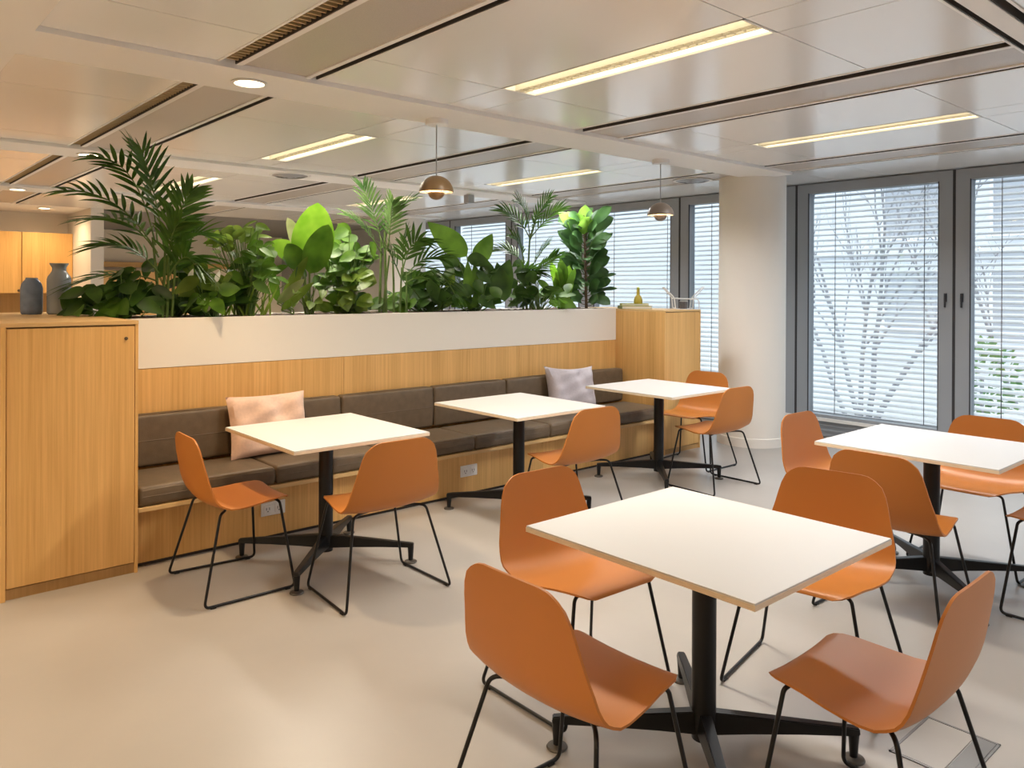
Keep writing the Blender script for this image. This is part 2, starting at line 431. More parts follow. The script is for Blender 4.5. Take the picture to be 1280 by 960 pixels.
def hedge(loc, label, s):
    t = thing('shrub', label, 'shrub', loc)
    rnd = random.Random(5); bm = bmesh.new()
    for i in range(420):
        v = Vector((rnd.gauss(0, 1), rnd.gauss(0, 1), rnd.gauss(0, 1))).normalized() * rnd.uniform(.6, 1)
        p = Vector((v.x * .5 * s, v.y * .55 * s, .65 * s + v.z * .6 * s))
        d = (v + Vector((rnd.uniform(-.5, .5), rnd.uniform(-.5, .5), rnd.uniform(-.3, .6)))).normalized() * .12
        sd = d.cross(Vector((rnd.random(), rnd.random(), rnd.random()))).normalized() * .04
        a = bm.verts.new(p); b = bm.verts.new(p + d * .5 + sd); c = bm.verts.new(p + d); e = bm.verts.new(p + d * .5 - sd)
        bm.faces.new((a, b, c, e))
    obj('foliage', bm, 'hedge', t)
    obj('stem', tube(bmesh.new(), [(0, 0, 0), (0, 0, .7 * s)], .03, 6), 'bark', t)
hedge((13.6, 4.35, -.5), 'green shrub outside, low behind the rightmost blind', 1.0)

# ------------------------------------------------------------------ lights in the ceiling
TP = 33
def area(x, y, sx, sy, p, color):
    l = bpy.data.lights.new('ceiling_area_light', 'AREA'); l.shape = 'RECTANGLE'; l.size = sx; l.size_y = sy; l.energy = p; l.color = color[:3]; l.spread = math.radians(150)
    o = bpy.data.objects.new('ceiling_area_light', l); COL.objects.link(o); o.location = (x, y, 2.652)
def troffer(x0, x1, y0, y1, label):
    t = thing('ceiling_light', label, 'light', ((x0 + x1) / 2, (y0 + y1) / 2, ZC), 0, None)
    hx, hy = (x1 - x0) / 2 - .003, (y1 - y0) / 2 - .003
    obj('housing', boxes((-hx, hx, -hy, hy, .085, .10), (-hx, -hx + .006, -hy, hy, -.002, .09), (hx - .006, hx, -hy, hy, -.002, .09), (-hx, hx, -hy, -hy + .012, -.002, .09), (-hx, hx, hy - .012, hy, -.002, .09)), 'plastic', t)
    w = hx * 2
    for s in (-1, 1):
        bm = bmesh.new()
        xa, xb = s * (hx - .008), s * .036
        vs = [bm.verts.new((xa, -hy + .015, .01)), bm.verts.new((xa, hy - .015, .01)), bm.verts.new((xb, hy - .015, .055)), bm.verts.new((xb, -hy + .015, .055)),
              bm.verts.new((xa, -hy + .015, .02)), bm.verts.new((xa, hy - .015, .02)), bm.verts.new((xb, hy - .015, .065)), bm.verts.new((xb, -hy + .015, .065))]
        for f in ((0, 1, 2, 3), (4, 7, 6, 5), (0, 4, 5, 1), (2, 6, 7, 3), (1, 5, 6, 2), (0, 3, 7, 4)): bm.faces.new([vs[k] for k in f])
        obj('reflector', bm, 'strip', t)
    lv = bmesh.new()
    box(lv, -.038, -.034, -hy + .015, hy - .015, .0, .05); box(lv, .034, .038, -hy + .015, hy - .015, .0, .05); box(lv, -.003, .003, -hy + .015, hy - .015, .0, .045)
    y = -hy + .04
    while y < hy - .03:
        box(lv, -.034, .034, y, y + .004, .004, .045); y += .05
    obj('louvre', lv, 'lv', t)
    area((x0 + x1) / 2, (y0 + y1) / 2, .20, 1.5, TP, NEUT if x0 < 4 else COOL)
    obj('lamp_tube', tube(bmesh.new(), [(0, -hy + .03, .066), (0, hy - .03, .066)], .013, 10), 'tube', t, True)
troffer(2.85, 3.11, 1.80, 3.34, 'large recessed strip light at the top centre of the picture, nearest of all')
troffer(5.38, 5.62, 1.80, 3.34, 'slim recessed strip light above the right-hand table, near the round column')
troffer(2.85, 3.11, 5.05, 6.58, 'recessed strip light left of the nearer pendant lamp, beyond the ceiling band')
troffer(5.38, 5.62, 5.05, 6.58, 'thin far strip light between the two pendant lamps')
troffer(2.85, 3.11, 8.05, 9.60, 'short looking strip light behind the tall palm at the left')
troffer(5.38, 5.62, 8.05, 9.60, 'faint farthest strip light behind the middle palm')

def downlight(x, y, z, label, power=60, angle=115):
    t = thing('downlight', label, 'downlight', (x, y, z))
    obj('trim_ring', lathe(bmesh.new(), [(.075, .0), (.092, -.002), (.095, -.008), (.078, -.010), (.072, 0.0)], 28), 'plastic', t, True)
    obj('lens', lathe(bmesh.new(), [(0, -.004), (.074, -.004), (.074, -.001), (0, -.001)], 28), 'spot', t)
    lamp(x, y, z - .02, power, angle)
def lamp(x, y, z, power, angle, color=WARM):
    l = bpy.data.lights.new('ceiling_spot_light', 'SPOT'); l.energy = power; l.color = color[:3]; l.spot_size = math.radians(angle); l.spot_blend = .7; l.shadow_soft_size = .06
    o = bpy.data.objects.new('ceiling_spot_light', l); COL.objects.link(o); o.location = (x, y, z)
DP = 76
downlight(1.71, 4.07, 2.635, 'nearest glowing downlight, in the ceiling band left of centre', DP)
downlight(1.66, 7.20, 2.635, 'glowing downlight just left of the palm top', DP)
downlight(1.66, 10.35, 2.635, 'small downlight at the far left edge, in the third ceiling band', DP)
downlight(2.40, 12.9, 2.66, 'farthest downlight, in front of the kitchen cabinets', DP * .5, 172)
# unseen lamps without fittings, added on the ceiling pattern to light the room
for x, y in ((-.8, 4.07), (-.8, 7.2), (-.8, 10.35), (-.8, .95), (-.8, -2.2), (.8, 12.9)):
    lamp(x, y, 2.61, DP * (1.5 if y == .95 else 1), 165 if y > 12 else 115)
for x, y in ((2.98, -1.2), (5.5, -1.2)):
    area(x, y, .20, 1.5, TP * .55, COOL)
for x, y in ((-2.1, 2.5), (-2.1, 5.8), (-2.1, -.6)):
    area(x, y, .20, 1.5, TP, WARM)

for x, y in ((4.3, 14.2), (6.2, 14.2)): area(x, y, .3, 1.5, 40, WARM)  # added lamps with no fitting, brightening the far end
def pendant(x, y, label, m, cordtop):
    t = thing('pendant_lamp', label, 'lamp', (x, y, 0))
    zr = 2.165
    obj('ceiling_canopy', lathe(bmesh.new(), [(0, 2.60), (.066, 2.60), (.072, 2.606), (.072, 2.635), (0, 2.635)], 28), 'plastic', t, True)
    obj('cord', tube(bmesh.new(), [(0, 0, 2.27), (0, 0, 2.602)], .004, 8), 'grey', t)
    prof = []
    for k in range(13):
        a = k / 12 * PI / 2; prof.append((.112 * math.sin(a), zr + .108 * math.cos(a)))
    inner = [(r * .965, zr + (z - zr) * .965) for r, z in prof][::-1]
    obj('upper_shade', lathe(bmesh.new(), prof + [(.1105, zr)] , 40), m, t, True)
    lin = [(r * .975, zr + (z - zr) * .975) for r, z in prof]
    obj('inner_lining', lathe(bmesh.new(), lin + inner, 40), 'plastic', t, True)
    pr2 = []
    for k in range(11):
        a = k / 10 * PI / 2; pr2.append((.054 * math.cos(a), zr - .004 - .046 * math.sin(a)))
    inn2 = [(r * .95, zr - .004 + (z - zr + .004) * .95) for r, z in pr2][::-1]
    obj('lower_shade', lathe(bmesh.new(), pr2 + inn2, 32), m, t, True)
    bl = bmesh.new(); lathe(bl, [(0, -.035), (.02, -.03), (.032, -.01), (.034, .012), (.022, .038), (.014, .05), (0, .052)], 20, (0, 0, zr + .02))
    obj('bulb', bl, 'bulb', t, True)
    st = bmesh.new()
    for k in range(3):
        a = 2 * PI * k / 3 + .4
        tube(st, [(.052 * math.cos(a), .052 * math.sin(a), zr - .01), (.10 * math.cos(a), .10 * math.sin(a), zr + .028)], .002, 6)
    tube(st, [(0, 0, zr + .06), (0, 0, zr + .105)], .014, 10)
    obj('support_strut', st, 'grey', t)
    l = bpy.data.lights.new('pendant_lamp_light', 'POINT'); l.energy = 5; l.color = (1, .62, .30); l.shadow_soft_size = .035
    o = bpy.data.objects.new('pendant_light', l); COL.objects.link(o); o.location = (x, y, zr + .005)
pendant(3.00, 4.16, 'ochre dome pendant lamp hanging above the middle of the planter', 'brass', 2.6)
pendant(5.34, 4.17, 'taupe dome pendant lamp near the round column, farther of the two', 'greyl', 2.6)

def diffuser(x, y, label, z=ZC):
    t = thing('ceiling_vent', label, 'vent', (x, y, z))
    bm = bmesh.new()
    for k, r in enumerate((.17, .125, .08, .04)):
        lathe(bm, [(r, -.004 - .006 * k), (r - .035, -.016 - .006 * k), (r - .036, -.013 - .006 * k), (r - .002, -.001 - .006 * k)], 32)
    obj('vanes', bm, 'grey', t, True)
    obj('rim', lathe(bmesh.new(), [(.17, 0), (.20, 0), (.20, -.006), (.17, -.006), (.17, 0)], 36), 'plastic', t, True)
diffuser(3.44, 7.205, 'round ceiling vent behind the strip light, above the big bright leaf', 2.635)
diffuser(6.75, 4.86, 'round ceiling vent beside the round column top')
t = thing('ceiling_sensor', 'small grey box shaped sensor on the ceiling right of the ochre pendant', 'sensor', (5.66, 7.2, 2.635))
obj('body', boxes((-.045, .045, -.045, .045, -.11, -.012), bevel=.008), 'grey', t)
obj('mount', lathe(bmesh.new(), [(0, 0), (.03, 0), (.03, -.014), (0, -.014)], 20), 'plastic', t)

# ------------------------------------------------------------------ oak cabinets, bench, planter
CY = 4.518
t = thing('oak_cabinet', 'tall oak cabinet with a lock at the left edge, vases on its top', 'cabinet', (0, 0, 0))
X0, X1, CT = .655, 1.287, 1.362
obj('carcass', boxes((X0 + .022, X1 - .016, CY + .024, 6.3, .03, CT - .022), (X0 + .03, X1 - .02, CY + .045, 6.2, 0, .03)), 'oak_dark', t)
obj('side_panel', boxes((X0, X0 + .022, CY - .012, 6.3, 0, CT - .02), bevel=.0015), 'oak', t)
obj('side_panel', boxes((X1 - .016, X1, CY, 6.3, 0, CT - .02), bevel=.0015), 'oak', t)
obj('top_panel', boxes((X0, X1, CY - .004, 4.93, CT - .02, CT), (X0, X1, 4.945, 6.3, CT - .02, CT), (.98, X1, 4.93, 4.945, CT - .02, CT)), 'oak_edge', t)
obj('top_groove', boxes((X0 + .01, .98, 4.925, 4.95, CT - .04, CT - .02)), 'recess', t)
d = obj('door', boxes((X0 + .026, X1 - .019, CY, CY + .02, .058, CT - .028), bevel=.0015), 'oak', t)
obj('lock', lathe(bmesh.new(), [(0, 0), (.009, 0), (.009, .004), (.006, .006), (0, .006)], 16), 'bstem', d, True).matrix_local = Matrix.Translation((X1 - .062, CY, CT - .095)) @ Matrix.Rotation(PI / 2, 4, 'X')
obj('plinth', boxes((X0 + .022, X1 - .016, CY + .012, CY + .03, 0, .052)), 'oak_dark', t)

t = thing('oak_cabinet', 'oak cabinet at the far end of the bench, books and wire rack on top', 'cabinet', (0, 0, 0))
A0, A1 = 5.856, 6.418
obj('carcass', boxes((A0 + .016, A1 - .016, CY + .02, 5.68, .0, 1.318)), 'oak_dark', t)
obj('side_panel', boxes((A0, A0 + .016, CY, 5.70, 0, 1.325), bevel=.0015), 'oak', t)
obj('side_panel', boxes((A1 - .016, A1, CY, 5.70, 0, 1.325), bevel=.0015), 'oak', t)
obj('top_panel', boxes((A0, A1, CY - .002, 5.70, 1.325, 1.343), bevel=.0015), 'oak_edge', t)
obj('door', boxes((A0 + .019, A1 - .019, CY + .001, CY + .02, .05, 1.320), bevel=.0015), 'oak', t)
obj('plinth', boxes((A0 + .016, A1 - .016, CY + .012, CY + .03, 0, .045)), 'oak_dark', t)

B0, B1x = 1.29, 5.853
t = thing('banquette_bench', 'long built-in oak bench running below the planter between two cabinets', 'bench', (0, 0, 0))
for a, b in ((B0, 2.84), (2.843, 4.38), (4.383, B1x)):
    obj('base_panel', boxes((a, b, 4.60, 4.618, .02, .318)), 'oak', t)
obj('plinth', boxes((B0, B1x, 4.612, 4.64, 0, .022)), 'recess', t)
obj('seat_board', boxes((B0, B1x, 4.522, 5.10, .318, .342), bevel=.002), 'oak_edge', t)
for a, b in ((B0, 2.863), (2.866, 4.588), (4.591, B1x)):
    obj('back_panel', boxes((a, b, 5.112, 5.13, .30, 1.038)), 'oak', t)
obj('frame', boxes((B0, B1x, 4.66, 5.10, .0, .316)), 'oak_dark', t)

def cushion(name, x0, x1, y0, y1, z0, z1, label, cat, group, tilt=0, puff=.008):
    bm = bmesh.new(); w, d, h = x1 - x0, y1 - y0, z1 - z0
    box(bm, -w / 2, w / 2, -d / 2, d / 2, 0, h)
    bmesh.ops.subdivide_edges(bm, edges=bm.edges, cuts=5, use_grid_fill=True)
    for v in bm.verts:
        # rounded, slightly domed pad
        u, q, s = v.co.x / (w / 2), v.co.y / (d / 2), (v.co.z - h / 2) / (h / 2)
        v.co.x *= 1 - .012 * (s * s) * abs(u) ** 4 - .0 ; v.co.y *= 1 - .02 * (s * s)
        v.co.z += s * puff * (1 - u * u * .9) * (1 - q * q * .9)
        v.co.y += math.copysign(puff * .6 * (1 - s * s), q) * (abs(q) > .99)
    es = [e for e in bm.edges if len(e.link_faces) == 2 and e.link_faces[0].normal.angle(e.link_faces[1].normal, 0) > 1.0]
    bmesh.ops.bevel(bm, geom=es, offset=.018, segments=4, affect='EDGES', profile=.5)
    o = obj(name, bm, 'leather', None, True, ((x0 + x1) / 2, (y0 + y1) / 2, z0)); o.rotation_euler = (tilt, 0, 0)
    tag(o, label, cat, group)
    # piping seam along the front lower edge
    obj('piping', tube(bmesh.new(), [(-w / 2 + .02, -d / 2 - .004, h * .5), (w / 2 - .02, -d / 2 - .004, h * .5)], .0028, 6), 'leather', o)
    return o
SS = [1.293, 2.08, 2.852, 3.63, 4.405, 5.178, 5.85]
seatlab = ['beside the tall cabinet, behind the leftmost chair', 'under the pink cushion and left table', 'right of the left table column, mostly behind a chair back',
           'just left of the middle table column', 'behind the middle table chair', 'at the far end of the bench']
for i, (a, b) in enumerate(zip(SS, SS[1:])):
    cushion('seat_cushion', a + .002, b - .002, 4.53, 5.0, .343, .452, 'brown leather seat pad ' + seatlab[i], 'seat cushion', 'brown leather seat pads along the bench')
BS = [1.293, 2.06, 2.79, 3.60, 4.35, 5.10, 5.85]
backlab = ['left end of the bench, beside the tall cabinet', 'directly behind the pink cushion', 'right of the pink cushion, above the left table', 'between the left and the middle table', 'directly left of the lilac cushion', 'behind the lilac cushion at the far end']
for i, (a, b) in enumerate(zip(BS, BS[1:])):
    cushion('back_cushion', a + .002, b - .002, 5.008, 5.098, .458, .768, 'brown leather back pad ' + backlab[i], 'back cushion', 'brown leather back pads along the bench', puff=.006)

# planter
t = thing('planter_box', 'long white planter trough full of green plants above the bench', 'planter', (0, 0, 0))
PT = 1.348
obj('front_panel', boxes((B0, B1x, 5.108, 5.135, 1.04, PT), bevel=.002), 'planter', t)
obj('back_panel', boxes((B0, B1x, 5.665, 5.69, 0, PT), bevel=.002), 'planter', t)
obj('end_panel', boxes((B0, B0 + .02, 5.135, 5.665, 1.0, PT)), 'planter', t); obj('end_panel', boxes((B1x - .02, B1x, 5.135, 5.665, 1.0, PT)), 'planter', t)
obj('trough_floor', boxes((B0 + .02, B1x - .02, 5.135, 5.665, 1.0, 1.04)), 'planter', t)
sb = bmesh.new(); bmesh.ops.create_grid(sb, x_segments=90, y_segments=12, size=1)
rs = random.Random(2)
for v in sb.verts:
    v.co = Vector(((B0 + B1x) / 2 + v.co.x * (B1x - B0 - .05) / 2, 5.40 + v.co.y * .258, PT - .012 + rs.uniform(-.012, .016)))
so = obj('soil', sb, 'soil', t); so['kind'] = 'stuff'

# pillows
def pillow(name, label, m, loc, w, h, thick, rot, pinch=.10, seed=1):
    rnd = random.Random(seed); bm = bmesh.new(); N = 22; top = {}; bot = {}
    ph = [rnd.uniform(0, 6) for _ in range(4)]
    for i in range(N + 1):
        for j in range(N + 1):
            u = -1 + 2 * i / N; v = -1 + 2 * j / N
            x = u * w / 2 * (1 - pinch * (1 - v * v) * abs(u) ** 3 * 1.0 + 0); z = v * h / 2 * (1 - pinch * (1 - u * u) * abs(v) ** 3)
            f = (max(0, 1 - u ** 4) * max(0, 1 - v ** 4)) ** .55
            wr = .010 * math.sin(7 * u + 3 * v + ph[0]) * f + .006 * math.sin(11 * v - 5 * u + ph[1]) * f
            crease = -.045 * math.exp(-((u - .1 - .4 * v) / .18) ** 2) * max(0, v) * f
            th = thick / 2 * f
            top[i, j] = bm.verts.new((x, -th - wr - crease, z + wr * .5))
            bot[i, j] = top[i, j] if (i in (0, N) or j in (0, N)) else bm.verts.new((x, th, z))
    for i in range(N):
        for j in range(N):
            bm.faces.new((top[i, j], top[i + 1, j], top[i + 1, j + 1], top[i, j + 1]))
            q = (bot[i, j], bot[i, j + 1], bot[i + 1, j + 1], bot[i + 1, j])
            bm.faces.new(q)
    o = obj(name, bm, m, None, True, loc); o.rotation_euler = rot
    tag(o, label, 'cushion')
    # sewn edge
    path = [Vector((-w / 2, 0, -h / 2)), Vector((w / 2, 0, -h / 2)), Vector((w / 2, 0, h / 2)), Vector((-w / 2, 0, h / 2)), Vector((-w / 2, 0, -h / 2))]
    pts = []
    for a, b in zip(path, path[1:]):
        for k in range(12):
            p = a.lerp(b, k / 12); pts.append(p)
    pts.append(path[0])
    return o
pillow('throw_pillow', 'pale pink linen cushion leaning on the bench back near the left table', 'pink', (2.20, 4.905, .648), .54, .40, .15, (math.radians(-14), 0, math.radians(0)), .06, 3)
pillow('throw_pillow', 'crumpled lilac grey cushion leaning at the far end of the bench', 'lilac', (5.02, 4.905, .652), .58, .40, .16, (math.radians(-14), math.radians(3), math.radians(-4)), .15, 8)

def outlet(x, z, label):
    t = thing('power_outlet', label, 'outlet', (x, 4.60, z))
    obj('cover_plate', boxes((-.078, .078, -.010, 0, -.042, .042), bevel=.004), 'plastic', t)
    for s in (-.036, .036):
        o = obj('socket', boxes((s - .026, s + .026, -.013, -.008, -.026, .026), bevel=.003), 'plastic', t)
        obj('socket_hole', boxes((s - .012, s - .007, -.0145, -.012, -.006, .010), (s + .007, s + .012, -.0145, -.012, -.006, .010), (s - .005, s + .005, -.0145, -.012, -.017, -.010)), 'socket', o)
outlet(2.09, .185, 'white double socket on the bench front behind the leftmost chair')
outlet(3.62, .185, 'white double socket on the bench front left of the middle table column')

# ------------------------------------------------------------------ tables
def make_table(label, x, y):
    t = thing('cafe_table', label, 'table', (x, y, 0), 0, 'square white cafe tables')
    w, d = .405, .436
    o = obj('tabletop', boxes((-w, w, -d, d, .718, .739), bevel=.0015), 'top', t)
    e = .0012
    obj('edge_band', boxes((-w - e, w + e, -d - e, -d, .7185, .7335), (-w - e, w + e, d, d + e, .7185, .7335), (-w - e, -w, -d, d, .7185, .7335), (w, w + e, -d, d, .7185, .7335)), 'edge', o)
    obj('mounting_plate', boxes((-.16, .16, -.16, .16, .708, .718), bevel=.002), 'blackm', t)
    obj('column', lathe(bmesh.new(), [(0, .055), (.040, .055), (.040, .71), (0, .71)], 28), 'blackm', t, True)
    for k in range(4):
        a = PI / 4 + k * PI / 2; ca, sa = math.cos(a), math.sin(a)
        bm = bmesh.new(); sec = []
        for r, zt, zb, hw in ((.02, .148, .075, .026), (.15, .138, .082, .024), (.32, .124, .086, .021), (.47, .112, .086, .019), (.503, .108, .088, .018)):
            vs = []
            for (q, z) in ((-hw, zb), (hw, zb), (hw * .75, zt), (-hw * .75, zt)):
                vs.append(bm.verts.new((r * ca - q * sa, r * sa + q * ca, z)))
            sec.append(vs)
        for p, q in zip(sec, sec[1:]):
            for i in range(4):
                j = (i + 1) % 4; bm.faces.new((p[i], p[j], q[j], q[i]))
        bm.faces.new(sec[0]); bm.faces.new(sec[-1][::-1])
        es = [ed for ed in bm.edges if len(ed.link_faces) == 2]
        bmesh.ops.bevel(bm, geom=es, offset=.003, segments=2, affect='EDGES')
        arm = obj('base_arm', bm, 'blackm', t, True)
        R = .487
        bm = bmesh.new(); lathe(bm, [(0, .012), (.013, .012), (.015, .05), (.018, .09), (0, .09)], 18, (R * ca, R * sa, 0))
        obj('foot_post', bm, 'blackm', arm, True)
        bm = bmesh.new(); lathe(bm, [(0, 0), (.034, 0), (.036, .004), (.033, .009), (.012, .014), (0, .014)], 24, (R * ca, R * sa, 0))
        obj('levelling_foot', bm, 'foot', arm, True)
    return t
T0 = make_table('white square table in the foreground, closest to the viewer', 2.208, 1.535)
def place_table(x, y, label):
    c = copy_tree(T0); c.location = (x, y, 0); c['label'] = label; return c
place_table(2.150, 4.035, 'white square table at the left of the bench, before the pink cushion')
place_table(3.640, 4.06, 'white square table in the middle of the bench, beside the lilac cushion')
place_table(5.139, 4.02, 'white square table at the far end of the bench, near the column')
place_table(4.376, 1.635, 'white square table at the right edge, in front of the windows')

# ------------------------------------------------------------------ chairs
def shell_bm():
    prof = [(.238, .436), (.234, .445), (.222, .4505), (.20, .4525), (.16, .4515), (.11, .447), (.05, .440), (0, .434), (-.05, .430), (-.095, .432),
            (-.13, .444), (-.158, .461), (-.176, .485), (-.188, .515), (-.196, .55), (-.203, .59), (-.210, .635), (-.217, .68), (-.222, .72), (-.2262, .755), (-.2285, .775), (-.2298, .786), (-.2305, .792), (-.231, .796)]
    P = [Vector((x, 0, z)) for x, z in prof]
    s = [0]
    for a, b in zip(P, P[1:]): s.append(s[-1] + (b - a).length)
    tot = s[-1]
    def halfw(d):
        # widening seat, broad at the bend, then tapering back
        ks = [(0, .200), (.10, .216), (.22, .236), (.34, .256), (.42, .262), (.50, .252), (.60, .228), (.70, .205), (tot, .186)]
        for (a, wa), (b, wb) in zip(ks, ks[1:]):
            if d <= b:
                u = (d - a) / (b - a); u = u * u * (3 - 2 * u) * .35 + u * .65; w = wa + (wb - wa) * u; break
        else: w = ks[-1][1]
        for dist, r in ((d, .055), (tot - d, .075)):
            if dist < r: w -= r - math.sqrt(max(0, r * r - (r - dist) ** 2))
        return w
    bm = bmesh.new(); N = 18; G = []
    for i, p in enumerate(P):
        t = (P[min(i + 1, len(P) - 1)] - P[max(i - 1, 0)]).normalized()
        n = Vector((t.z, 0, -t.x)) ; n = -n if n.z < 0 and i < 9 else n
        n = Vector((t.z, 0, -t.x))
        if n.dot(Vector((.5, 0, 1))) < 0: n = -n       # towards the sitter
        w = halfw(s[i]); f = s[i] / tot
        dish = .010 + .012 * min(1, max(0, (f - .30) / .2)) - .020 * min(1, max(0, (f - .55) / .45))
        row = []
        for j in range(N + 1):
            q = -1 + 2 * j / N
            row.append((p + Vector((0, q * w, 0)) + n * dish * (abs(q) ** 2.2) * (w / .24), n))
        G.append(row)
    th = .0075
    top = [[bm.verts.new(c) for c, n in r] for r in G]; bot = [[bm.verts.new(c - n * th) for c, n in r] for r in G]
    m = len(G) - 1
    for i in range(m):
        for j in range(N):
            bm.faces.new((top[i][j], top[i][j + 1], top[i + 1][j + 1], top[i + 1][j]))
            bm.faces.new((bot[i][j], bot[i + 1][j], bot[i + 1][j + 1], bot[i][j + 1]))
        for j in (0, N): bm.faces.new((top[i][j], bot[i][j], bot[i + 1][j], top[i + 1][j]))
    for i in (0, m):
        for j in range(N): bm.faces.new((top[i][j], bot[i][j], bot[i][j + 1], top[i][j + 1]))
    return bm
def make_chair(label, x, y, rz):
    t = thing('shell_chair', label, 'chair', (x, y, 0), rz, 'terracotta shell chairs with black sled legs')
    sh = obj('shell', shell_bm(), 'shell', t)
    for p in sh.data.polygons: p.use_smooth = True
    try: sh.data.set_sharp_from_angle(angle=math.radians(60))
    except Exception: pass
    r = .0068
    for s in (1, -1):
        pts = [(.165, s * .05, .436), (.172, s * .172, .439), (.182, s * .195, .430), (.230, s * .280, .009), (-.232, s * .296, .009), (-.128, s * .208, .420), (-.09, s * .165, .423), (-.04, s * .05, .4185)]
        f = fillet(pts, .028, 6)
        obj('sled_leg', tube(bmesh.new(), f, r, 10), 'blackm', t, True)
        for xx in (.19, -.19):
            yy = s * (.281 if xx > 0 else .295)
            obj('glide', boxes((xx - .014, xx + .014, yy - .008, yy + .008, 0, .008), bevel=.002), 'blackm', t)
    obj('crossbar', tube(bmesh.new(), [(.165, -.06, .436), (.165, .06, .436)], r, 10), 'blackm', t, True)
    obj('crossbar', tube(bmesh.new(), [(-.04, -.06, .4185), (-.04, .06, .4185)], r, 10), 'blackm', t, True)
    return t
ch = make_chair('orange shell chair nearest the viewer, its broad back turned to us', 1.590, 1.543, math.radians(.2))
def chair(x, y, deg, label):
    c = copy_tree(ch); c.location = (x, y, 0); c.rotation_euler = (0, 0, math.radians(deg)); c['label'] = label
chair(2.222, .964, 91.1, 'orange shell chair at the lower right of the front table, seat in plain view')
chair(2.225, 2.128, -92.5, 'orange shell chair on the left far side of the front table, facing us')
chair(2.918, 1.524, 189.3, 'orange shell chair tucked in behind the right corner of the front table')
chair(1.618, 4.061, -2.4, 'leftmost orange shell chair, in profile beside the tall cabinet')
chair(2.155, 3.489, 87.7, 'orange shell chair pulled up to the left bench table, back to us')
chair(3.673, 3.574, 87, 'orange shell chair pulled up to the middle bench table, back to us')
chair(5.262, 3.581, 88.0, 'brown looking shell chair at the far bench table, back to us')
chair(5.789, 4.148, 182.6, 'orange shell chair between the far bench table and the column, facing us')
chair(3.857, 1.604, -.3, 'dark lit rust shell chair on the near side of the right-hand table')
chair(4.453, 2.199, -91.4, 'pinkish shell chair at the left end of the right-hand table, facing us')
chair(4.934, 1.612, 180, 'shell chair on the window side of the right-hand table')
chair(4.507, 1.04, 90, 'shell chair cut off by the right edge of the picture')

# floor box
t = thing('floor_box', 'square floor outlet hatch with a dark cable flap, under the right front chair', 'floor hatch', (2.69, .90, 0))
obj('lid', boxes((.012, .31, .075, .226, .0005, .003)), 'hatch', t)
obj('frame', boxes((0, .322, .227, .236, .0, .0035), (0, .009, .0, .236, 0, .0035), (.313, .322, 0, .236, 0, .0035), (0, .322, 0, .008, 0, .0035)), 'steel', t)
obj('cable_flap', boxes((.012, .31, .009, .07, .0, .0045), bevel=.001), 'steel', t)

# ------------------------------------------------------------------ things on the cabinets
def vase(name, label, x, y, z, prof, m):
    t = thing(name, label, 'vase', (x, y, z))
    inner = [(max(r - .005, .001), h) for r, h in prof[1:]][::-1]; inner[-1] = (inner[-1][0], .008)
    obj('vessel', lathe(bmesh.new(), prof + inner + [(0, .008)], 36), m, t, True)
    return t
v = vase('glass_vase', 'tall grey glass bottle vase with a narrow neck on the left cabinet', 1.165, 5.80, 1.362, [(0, 0), (.062, 0), (.070, .008), (.071, .03), (.071, .225), (.066, .245), (.050, .268), (.042, .282), (.041, .302), (.050, .318), (.055, .326), (.055, .332)], 'vaseg')
obj('base_ring', lathe(bmesh.new(), [(0, .001), (.06, .001), (.06, .006), (0, .006)], 30), 'grey', v)
v = vase('glass_vase', 'short blue glass vase with a domed top, left of the tall grey vase', 1.02, 5.86, 1.362, [(0, 0), (.055, 0), (.062, .008), (.064, .03), (.064, .165), (.058, .195), (.046, .215), (.036, .226), (.034, .236)], 'vaseb')
obj('base_ring', lathe(bmesh.new(), [(0, .001), (.053, .001), (.053, .006), (0, .006)], 30), 'grey', v)

RC = 1.343
def book(x, y, z, w, d, h, rz, m, label):
    t = thing('book', label, 'book', (x, y, z), math.radians(rz))
    obj('cover', boxes((-w / 2, w / 2, -d / 2, d / 2, 0, .003), (-w / 2, w / 2, -d / 2, d / 2, h - .003, h), (-w / 2, -w / 2 + .004, -d / 2, d / 2, 0, h)), m, t)
    obj('pages', boxes((-w / 2 + .004, w / 2 - .005, -d / 2 + .005, d / 2 - .005, .003, h - .003)), 'paper', t)
bx, by = 6.03, 5.02
book(bx, by, RC, .30, .22, .030, -38, 'olive', 'olive green book lying at the bottom on the far cabinet')
book(bx + .005, by + .01, RC + .030, .27, .20, .022, -44, 'lime', 'lime yellow book lying under the small mustard vase')
t = thing('bud_vase', 'small mustard bottle shaped vase standing on the books', 'vase', (bx + .015, by - .03, RC + .052))
obj('vessel', lathe(bmesh.new(), [(0, 0), (.040, 0), (.044, .01), (.042, .04), (.030, .068), (.016, .085), (.015, .13), (.019, .138), (.014, .138), (.012, .12), (0, .11)], 28), 'yellow', t, True)
obj('stopper', lathe(bmesh.new(), [(0, .136), (.012, .136), (.015, .150), (.009, .160), (0, .162)], 20), 'lime', t, True)
